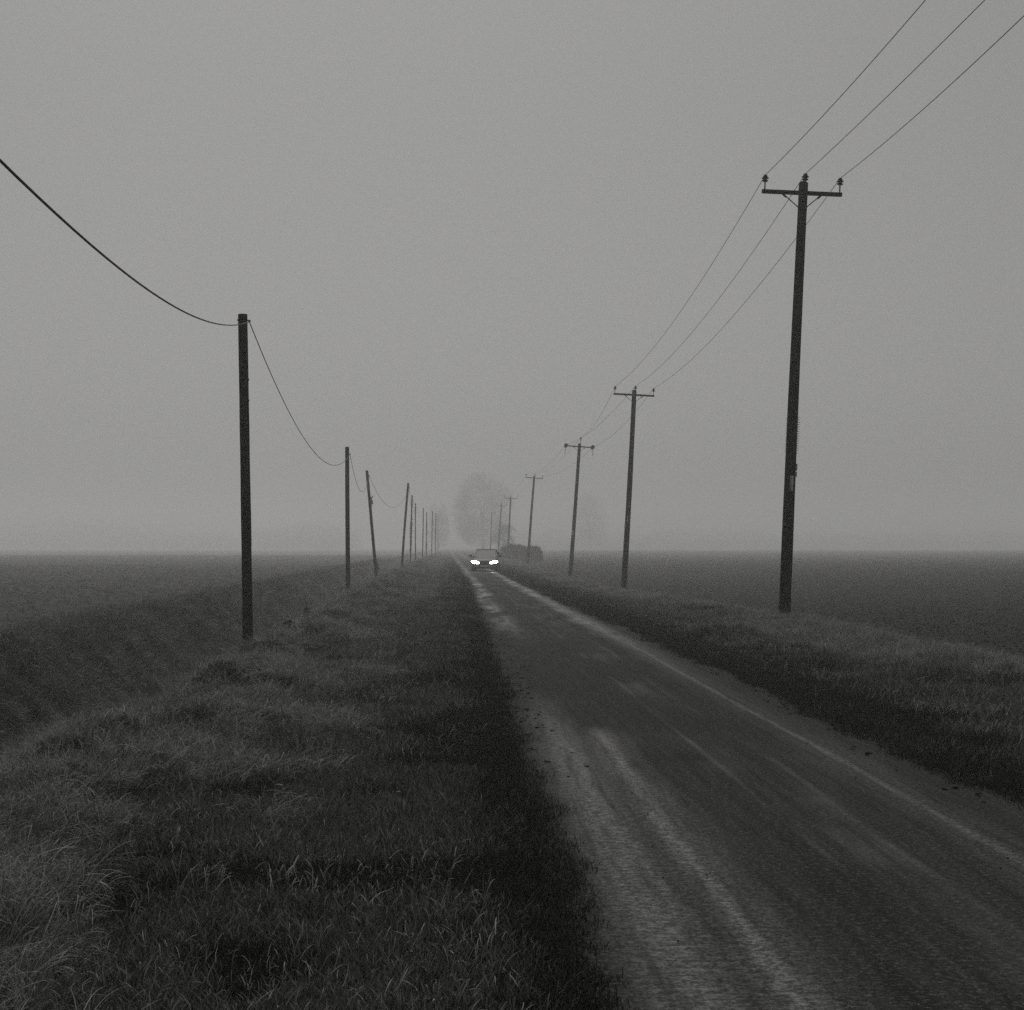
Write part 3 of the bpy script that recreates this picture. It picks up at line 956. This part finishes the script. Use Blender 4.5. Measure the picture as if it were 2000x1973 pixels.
for i, (xt, yt, xb, yb, d, r) in enumerate(tel):
    top, foot = unproj(xt, yt, d), unproj(xb, yb, d)
    H = (top - foot).length
    lean = math.atan2(top.x - foot.x, top.z - foot.z)
    root = empty('telephone_pole', foot, tlab[i], 'telephone pole', 'old telephone poles along the ditch', (0, lean, 0))
    shaft_mb(r * 1.1, r * 0.98, H, 40 + i, False, 14 if i < 4 else 8).build('shaft', M['wood_old'], root)
    ml = Matrix.Translation(foot) @ Matrix.Rotation(lean, 4, 'Y')
    zc = H - (0.13 if i < 1 else 0.3)
    if i < 4:
        b = MB()
        b.tube([(r * 0.7, -0.02, zc + 0.03), (r + 0.035, -0.02, zc + 0.02)], 0.012, 6)
        b.lathe([(0.012, -0.02), (0.022, -0.01), (0.022, 0.015), (0.012, 0.025)], (r + 0.035, -0.02, zc + 0.01), 8)
        b.build('cable_hook', M['steel'], root)
    if i == 0:
        for z in (H - 0.095, H - 1.1, H - 1.45):
            b = MB(); b.box((r * (-1 if z == H - 0.095 else 1), 0, z), (0.022, 0.03, 0.03)); b.build('bolt', M['steel'], root, False)
        b = MB(); b.box((r * 1.02, -0.02, H - 3.6), (0.02, 0.02, 0.6)); b.build('cable_strip', M['steel'], root, False)
    if i in (2, 4, 7):
        rr = random.Random(i)
        lf = MB()
        for q in range(5 if i == 2 else 9):
            z = H * (rr.choice([0.93, 0.72, 0.6, 0.56, 0.18, 0.1, 0.14]) if i == 2 else rr.uniform(0.1, 0.75))
            for _ in range(26):
                c = Vector((r + 0.02 + rr.gauss(0, 0.035), rr.gauss(0, 0.06), z + rr.gauss(0, 0.16)))
                if i != 2: c.x = rr.choice([-1, 1]) * r + rr.gauss(0, 0.04)
                n_ = Vector((rr.gauss(0, 1), rr.gauss(0, 1), rr.gauss(0, 1))).normalized()
                t_ = n_.orthogonal().normalized() * 0.045; u_ = n_.cross(t_)
                lf.add([c - t_, c - u_, c + t_, c + u_], [(0, 1, 2, 3)])
        tag(lf.build('ivy', M['hedge'], root, False), kind='stuff')
    cable_at.append(ml @ Vector((r + 0.035, -0.02, zc)))
pts = []
A = cable_at[0]
B = Vector((A.x + 0.10 * 34, A.y - 34, A.z - 0.57))
pts += sag_curve(B, A, 1.435, 60)
for i, s_ in zip(range(6), (1.22, 1.15, 1.55, 1.3, 1.1, 0.9)):
    pts += sag_curve(cable_at[i], cable_at[i + 1], s_, 40)[1:]
mb = MB(); mb.tube(pts, 0.0088, 6)
tag(mb.build('telephone_cable', M['cable']), 'slack black cable sagging between the telephone poles along the ditch', 'cable')


# ------------------------------------------------------------------ the car
def paint(name, base, rough):
    m = mat(name, base, rough, 0.25, ((4, 4, 4), 3, 0.9, 1.1))
    m.node_tree.nodes['Principled BSDF'].inputs['Coat Weight'].default_value = 0.15
    return m


M['paint'] = paint('dark_car_paint', 0.018, 0.5)
M['glass'] = mat('car_glass', 0.02, 0.35, 0.12, ((3, 3, 3), 2, 0.9, 1.1))
M['tyre'] = mat('tyre_rubber', 0.012, 0.85, 0.2, ((20, 20, 20), 3, 0.8, 1.2))
M['rim'] = mat('alloy_rim', 0.25, 0.4, 0.5, None, None, 0.8)
M['plastic'] = mat('black_trim', 0.012, 0.6, 0.3)
lm = bpy.data.materials.new('lit_headlamp'); lm.use_nodes = True
lp = lm.node_tree.nodes['Principled BSDF']
lp.inputs['Base Color'].default_value = (0.8, 0.8, 0.78, 1)
lp.inputs['Emission Color'].default_value = (1, 1, 0.96, 1)
lp.inputs['Emission Strength'].default_value = 30.0
M['lamp'] = lm

dcar = 94.0
cx = (949.5 - CX) * dcar / F
car = empty('car', (cx, dcar, 0.03), 'dark hatchback with both headlights lit, coming down the lane out of the fog', 'car', None, (0, 0, R(-2.0)))


def loft(stations, ring):
    """stations: list of (y, params); ring(params) -> list of (x, z) points"""
    mb = MB(); n = None; v = []
    for y, p in stations:
        r = ring(*p); n = len(r)
        v += [(x, y, z) for x, z in r]
    f = []
    for i in range(len(stations) - 1):
        for k in range(n):
            f.append((i * n + k, i * n + (k + 1) % n, (i + 1) * n + (k + 1) % n, (i + 1) * n + k))
    f.append(tuple(range(n))[::-1]); f.append(tuple(range((len(stations) - 1) * n, len(stations) * n)))
    mb.add(v, f)
    return mb


def lower(w, z0, z1):
    h = z1 - z0
    return [(-w * 0.86, z0), (-w * 0.97, z0 + h * 0.18), (-w, z0 + h * 0.5), (-w * 0.97, z0 + h * 0.82), (-w * 0.86, z1), (-w * 0.4, z1 + 0.03), (w * 0.4, z1 + 0.03),
            (w * 0.86, z1), (w * 0.97, z0 + h * 0.82), (w, z0 + h * 0.5), (w * 0.97, z0 + h * 0.18), (w * 0.86, z0)]


body = loft([(-2.02, (0.66, 0.30, 0.62)), (-1.92, (0.78, 0.22, 0.72)), (-1.6, (0.84, 0.19, 0.80)), (-0.95, (0.86, 0.18, 0.90)), (0.3, (0.87, 0.18, 0.93)),
             (1.3, (0.86, 0.18, 0.95)), (1.85, (0.82, 0.22, 0.97)), (2.02, (0.74, 0.30, 0.92))], lower)
bo = body.build('body', M['paint'], car)
gh = MB()   # roof skin and pillars
gh.add([(-0.55, -0.15, 1.40), (0.55, -0.15, 1.40), (0.60, 0.35, 1.445), (-0.60, 0.35, 1.445), (0.58, 1.25, 1.41), (-0.58, 1.25, 1.41), (0.53, 1.62, 1.35), (-0.53, 1.62, 1.35),
        (-0.57, -0.15, 1.355), (0.57, -0.15, 1.355), (0.63, 0.35, 1.39), (-0.63, 0.35, 1.39), (0.61, 1.25, 1.355), (-0.61, 1.25, 1.355), (0.55, 1.65, 1.29), (-0.55, 1.65, 1.29)],
       [(0, 1, 2, 3), (3, 2, 4, 5), (5, 4, 6, 7), (8, 9, 1, 0), (9, 10, 2, 1), (10, 12, 4, 2), (12, 14, 6, 4), (14, 15, 7, 6), (15, 13, 5, 7), (13, 11, 3, 5), (11, 8, 0, 3)])
gh.build('roof', M['paint'], car)
for sx in (-1, 1):
    for a_, b_, r_ in (((sx * 0.76, -0.95, 0.93), (sx * 0.57, -0.13, 1.375), 0.045), ((sx * 0.80, 0.5, 0.94), (sx * 0.62, 0.5, 1.40), 0.04), ((sx * 0.76, 1.85, 0.97), (sx * 0.55, 1.6, 1.32), 0.07)):
        pl = MB(); pl.tube([a_, b_], r_, 6); pl.build('pillar', M['paint'], car)
g = MB(); g.add([(-0.75, -0.93, 0.93), (0.75, -0.93, 0.93), (0.57, -0.16, 1.37), (-0.57, -0.16, 1.37)], [(0, 1, 2, 3)]); g.build('windscreen', M['glass'], car)
g = MB(); g.add([(-0.74, 1.86, 0.97), (-0.54, 1.63, 1.32), (0.54, 1.63, 1.32), (0.74, 1.86, 0.97)], [(0, 1, 2, 3)]); g.build('rear_window', M['glass'], car)
for sx in (-1, 1):
    g = MB(); g.add([(sx * 0.79, -0.9, 0.93), (sx * 0.79, 1.8, 0.95), (sx * 0.60, 1.5, 1.36), (sx * 0.60, -0.1, 1.36)], [(0, 1, 2, 3)]); g.build('side_window', M['glass'], car)
    g = MB(); g.box((sx * 0.94, -0.72, 1.0), (0.2, 0.1, 0.13)); mo = g.build('wing_mirror', M['plastic'], car)
    bv = mo.modifiers.new('round', 'BEVEL'); bv.width = 0.03; bv.segments = 2
    for yy in (-1.3, 1.28):
        wroot = MB(); m = Matrix.Rotation(R(90), 4, 'Y')
        wroot.lathe([(0.20, -0.09), (0.29, -0.09), (0.31, -0.06), (0.31, 0.06), (0.29, 0.09), (0.20, 0.09)], (sx * 0.76, yy, 0.30), 20, m)
        wo_ = wroot.build('wheel', M['tyre'], car)
        rm = MB(); rm.lathe([(0.03, -0.10), (0.20, -0.095), (0.20, 0.095), (0.03, 0.10)], (sx * 0.76, yy, 0.30), 16, m); rm.build('rim', M['rim'], wo_)
    # lamp: swept-back oval, slightly higher on the outside
    h = MB(); n = 18; v = []
    for ring_, (k, dy) in enumerate(((1.0, 0.0), (0.75, -0.03), (0.3, -0.045))):
        for q in range(n):
            a = 2 * math.pi * q / n
            ex, ez = 0.25 * k * math.cos(a), 0.085 * k * math.sin(a)
            xx = sx * (0.58 + ex); v.append((xx, -2.055 + 0.12 * (ex + 0.25) / 0.5 + dy, 0.60 + ez + 0.16 * ex))
    f = []
    for r_ in range(2):
        for q in range(n):
            f.append((r_ * n + q, r_ * n + (q + 1) % n, (r_ + 1) * n + (q + 1) % n, (r_ + 1) * n + q))
    f.append(tuple(range(2 * n, 3 * n)))
    h.add(v, f); h.build('headlight', M['lamp'], car)
g = MB()
for k in range(4): g.box((0, -2.03, 0.50 + 0.035 * k), (0.62, 0.03, 0.016))
g.build('grille', M['plastic'], car, False)
g = MB(); g.box((0, -2.0, 0.30), (1.36, 0.14, 0.14)); bo2 = g.build('bumper', M['plastic'], car)
bv = bo2.modifiers.new('round', 'BEVEL'); bv.width = 0.04; bv.segments = 3
g = MB(); g.box((0, -2.085, 0.36), (0.50, 0.01, 0.11)); g.build('number_plate', M['plate'], car, False)


# ------------------------------------------------------------------ trees, hedge, wood: bare in winter
def branch_tree(name, base, height, spread, label, seed, group=None, n_twig=7000, twig=0.035, crown_low=0.22, power=0.4):
    r = random.Random(seed)
    g = np.random.default_rng(seed)
    root = empty(name, base, label, 'tree', group)
    tr = MB()
    tr.tube([(0, 0, -0.5), (0.1, 0, height * 0.12), (0, 0.1, height * 0.3), (0.1, 0, height * 0.5)], [height * 0.03, height * 0.024, height * 0.02, height * 0.008], 8)
    limbs = []
    for k in range(13):
        a = r.uniform(0, 2 * math.pi); z0 = height * r.uniform(0.14, 0.42)
        el = r.uniform(0.2, 1.35)
        ln = height * r.uniform(0.35, 0.5)
        e = Vector((math.cos(a) * math.cos(el) * spread * 0.85, math.sin(a) * math.cos(el) * spread * 0.85, z0 + math.sin(el) * ln))
        mid = Vector((e.x * 0.45, e.y * 0.45, z0 + (e.z - z0) * 0.55))
        tr.tube([(0, 0, z0), mid, e], [height * 0.011, height * 0.007, height * 0.002], 5)
        limbs.append((mid, e))
    tr.build('trunk', M['bark'], root)
    # crown: short twig strips through the volume, in clumps
    nc = 70
    cl = g.normal(size=(nc, 3)); cl /= np.linalg.norm(cl, axis=1)[:, None]
    cl *= (g.uniform(0.05, 1, nc) ** power)[:, None]
    cz = height * (crown_low + (1 - crown_low) * 0.5); rz = height * (1 - crown_low) * 0.5
    which = g.integers(0, nc, n_twig)
    c = cl[which] + g.normal(0, 0.18, (n_twig, 3))
    ln = np.linalg.norm(c, axis=1); c = c / np.maximum(ln, 1)[:, None] * g.uniform(0.93, 1.03, n_twig)[:, None]
    bell = np.where(c[:, 2] < 0, 0.92 + 0.08 * (1 + c[:, 2]), 1.0)
    c[:, 2] = np.where(c[:, 2] < 0, -np.abs(c[:, 2]) ** 0.8, c[:, 2])
    P = np.stack([c[:, 0] * spread * bell, c[:, 1] * spread * bell, cz + c[:, 2] * rz], -1)
    dr = c + g.normal(0, 0.55, (n_twig, 3)); dr /= np.linalg.norm(dr, axis=1)[:, None]
    L = g.uniform(0.6, 1.8, n_twig)[:, None] * height * 0.045
    sd = np.cross(dr, g.normal(size=(n_twig, 3))); sd /= np.linalg.norm(sd, axis=1)[:, None]; sd *= twig * g.uniform(0.5, 1.3, n_twig)[:, None]
    V = np.concatenate([P - sd, P + sd, P + dr * L + sd * 0.3, P + dr * L - sd * 0.3]).reshape(4, -1, 3).transpose(1, 0, 2).reshape(-1, 3)
    Q = np.arange(n_twig * 4).reshape(-1, 4)
    me = np_mesh('crown', V, Q, M['twig'], None, False)
    o = bpy.data.objects.new('crown', me); COL.objects.link(o); o.parent = root
    tag(o, kind='stuff')
    return root


def at(px, d): return (px - CX) * d / F


branch_tree('bare_tree', (at(943, 600), 600, 0), 31.5, 12.2, 'big round bare tree standing over the lane behind the car', 5, None, 17000, 0.045, 0.06, 0.30)
branch_tree('bare_tree', (at(1152, 800), 800, 0), 31.0, 10.0, 'pale bare tree behind the third power pole', 9, None, 6500, 0.06, 0.04)
branch_tree('bare_tree', (at(855, 560), 560, 0), 18.5, 4.0, 'small narrow bare tree at the far end of the telephone poles', 13, None, 2600, 0.05, 0.03)
branch_tree('bare_tree', (at(985, 380), 380, 0), 7.5, 3.4, 'low bushy tree beside the hazy fifth power pole', 17, None, 3000, 0.05, 0.05)


def leafy(name, base, dims, label, cat, seed, n=3800, leaf=0.055, top=None, group=None):
    """hedge or bush: stems, and leaves through a rounded body"""
    g = np.random.default_rng(seed)
    root = empty(name, base, label, cat, group)
    st = MB()
    for k in range(int(8 + dims[0] * 2)):
        x = g.uniform(-0.42, 0.42) * dims[0]; y = g.uniform(-0.3, 0.3) * dims[1]
        st.tube([(x, y, -0.2), (x + g.normal(0, 0.1), y, dims[2] * 0.45), (x + g.normal(0, 0.25), y + g.normal(0, 0.2), dims[2] * 0.85)], [0.04, 0.025, 0.01], 5)
    st.build('stem', M['bark'], root)
    t = g.uniform(-1, 1, n)
    prof = (1 - np.abs(t) ** 3) ** 0.5
    a = g.uniform(0, 2 * math.pi, n); rr = np.sqrt(g.uniform(0.15, 1, n))
    bump = 1 + 0.28 * fbm(t * dims[0] * 0.8 + 3, a * 0.8, seed, 3)
    hgt = dims[2] * (top(t) if top else 1.0)
    y = np.cos(a) * rr * dims[1] / 2 * prof * bump
    z = (hgt * 0.5 * prof ** 0.6) * (1 + np.sin(a) * rr * bump) + 0.05
    P = np.stack([t * dims[0] / 2, y, z], -1) + g.normal(0, 0.10, (n, 3))
    nn = g.normal(size=(n, 3)); nn /= np.linalg.norm(nn, axis=1)[:, None]
    u = np.cross(nn, g.normal(size=(n, 3))); u /= np.linalg.norm(u, axis=1)[:, None]
    w = np.cross(nn, u)
    k = leaf * g.uniform(0.6, 1.4, n)[:, None]
    V = np.stack([P - u * k, P - w * k * 0.5, P + u * k, P + w * k * 0.5], 1).reshape(-1, 3)
    me = np_mesh('foliage', V, np.arange(n * 4).reshape(-1, 4), M['hedge'], None, False)
    o = bpy.data.objects.new('foliage', me); COL.objects.link(o); o.parent = root
    tag(o, kind='stuff')
    return root


dh = 185
leafy('bush', (at(1039, dh), dh + 1.2, -0.25), (2.6, 2.2, 1.85), 'rounded dark bush behind the fourth power pole', 'bush', 3, 9000, 0.07)
dh = 205
leafy('hedge', (at(1006, dh), dh, -0.2), (4.2, 2.4, 2.05), 'long dark hedge beside the lane, left of the rounded bush', 'hedge', 4, 14000, 0.08,
      lambda t: 1.0 - 0.06 * t)

# far wood: one misty mass
g = np.random.default_rng(77)
n = 42000
Dw = 860.0
xs = g.uniform(0, 1, n)
pk = g.uniform(0, 1, n)
px = np.where(pk < 0.2, 470 + 220 * xs, np.where(pk < 0.42, -60 + 520 * xs, 1010 + 1060 * xs))
hmax = np.where(px > 1000, 9.0, np.where(px > 470, 11.0, 9.0)) * (1 + 0.5 * fbm(px * 0.035, px * 0, 121, 3)) + 6.0 * (1 - sstep(100, 330, px))
P = np.stack([(px - CX) * Dw / F, Dw + g.uniform(0, 60, n), hmax * 1.3 * (1 - np.sqrt(g.uniform(0, 1, n)))], -1)
dr = g.normal(size=(n, 3)); dr[:, 2] = np.abs(dr[:, 2]) + 0.6; dr /= np.linalg.norm(dr, axis=1)[:, None]
sd = np.cross(dr, g.normal(size=(n, 3))); sd /= np.linalg.norm(sd, axis=1)[:, None]; sd *= 0.14
V = np.stack([P - sd, P + sd, P + dr * 1.6 + sd * 0.3, P + dr * 1.6 - sd * 0.3], 1).reshape(-1, 3)
wd = bpy.data.objects.new('distant_wood', np_mesh('distant_wood', V, np.arange(n * 4).reshape(-1, 4), M['twig'], None, False))
COL.objects.link(wd)
tag(wd, 'far line of bare woodland beyond the fields, faint in the fog', kind='stuff')


# ------------------------------------------------------------------ dead weeds standing on the ditch edge
def weed(px, py, d, h, label, seed):
    r = random.Random(seed)
    p = unproj(px, py, d)
    s_ = float(edge_l(d)) - p.x
    zb = float(z_left(s_, d))
    root = empty('dead_weed', (p.x, d, zb), label, 'weed', 'dead weeds on the ditch edge')
    st = MB(); st.tube([(0, 0, -0.05), (0.02, 0, h * 0.5), (0.05, 0, h)], [0.007, 0.006, 0.004], 5)
    for k in range(4):
        z = h * r.uniform(0.35, 0.85); a = r.uniform(0, 6.28)
        st.tube([(0.02, 0, z), (0.02 + math.cos(a) * 0.09, math.sin(a) * 0.09, z + 0.08)], [0.004, 0.002], 4)
    st.build('stem', M['weed'], root)
    hd = MB()
    for k in range(42):
        f = r.uniform(0.0, 1); c = Vector((0.05 + r.gauss(0, 0.035), r.gauss(0, 0.035), h * (0.72 + 0.32 * f)))
        n_ = Vector((r.gauss(0, 1), r.gauss(0, 1), r.gauss(0, 1))).normalized(); t_ = n_.orthogonal() * 0.022; u_ = n_.cross(t_)
        hd.add([c - t_, c - u_, c + t_, c + u_], [(0, 1, 2, 3)])
    tag(hd.build('seed_head', M['weed'], root, False), kind='stuff')


weed(561, 1240, 27, 0.42, 'dark dead weed with a curled seed head, right of the nearest telephone pole', 1)
weed(594, 1215, 31, 0.55, 'thin tall dead weed farther along the ditch, behind the curled one', 2)
weed(661, 1140, 56, 0.5, 'small dark weed just left of the second telephone pole', 3)

# ------------------------------------------------------------------ the fog itself
hz = bpy.data.materials.new('haze'); hz.use_nodes = True
ht = hz.node_tree; ht.nodes.clear()
ho = ht.nodes.new('ShaderNodeOutputMaterial')
pv = ht.nodes.new('ShaderNodeVolumePrincipled')
pv.inputs['Color'].default_value = (0.96, 0.959, 0.948, 1)
pv.inputs['Density'].default_value = HAZE
pv.inputs['Anisotropy'].default_value = 0.35
ht.links.new(pv.outputs[0], ho.inputs['Volume'])
mb = MB(); mb.box((0, 690, 16.75), (2400, 1500, 38.5))
haze = mb.build('haze', hz, None, False)
haze.visible_shadow = True
tag(haze, 'pale fog lying over the whole flat landscape', kind='stuff')
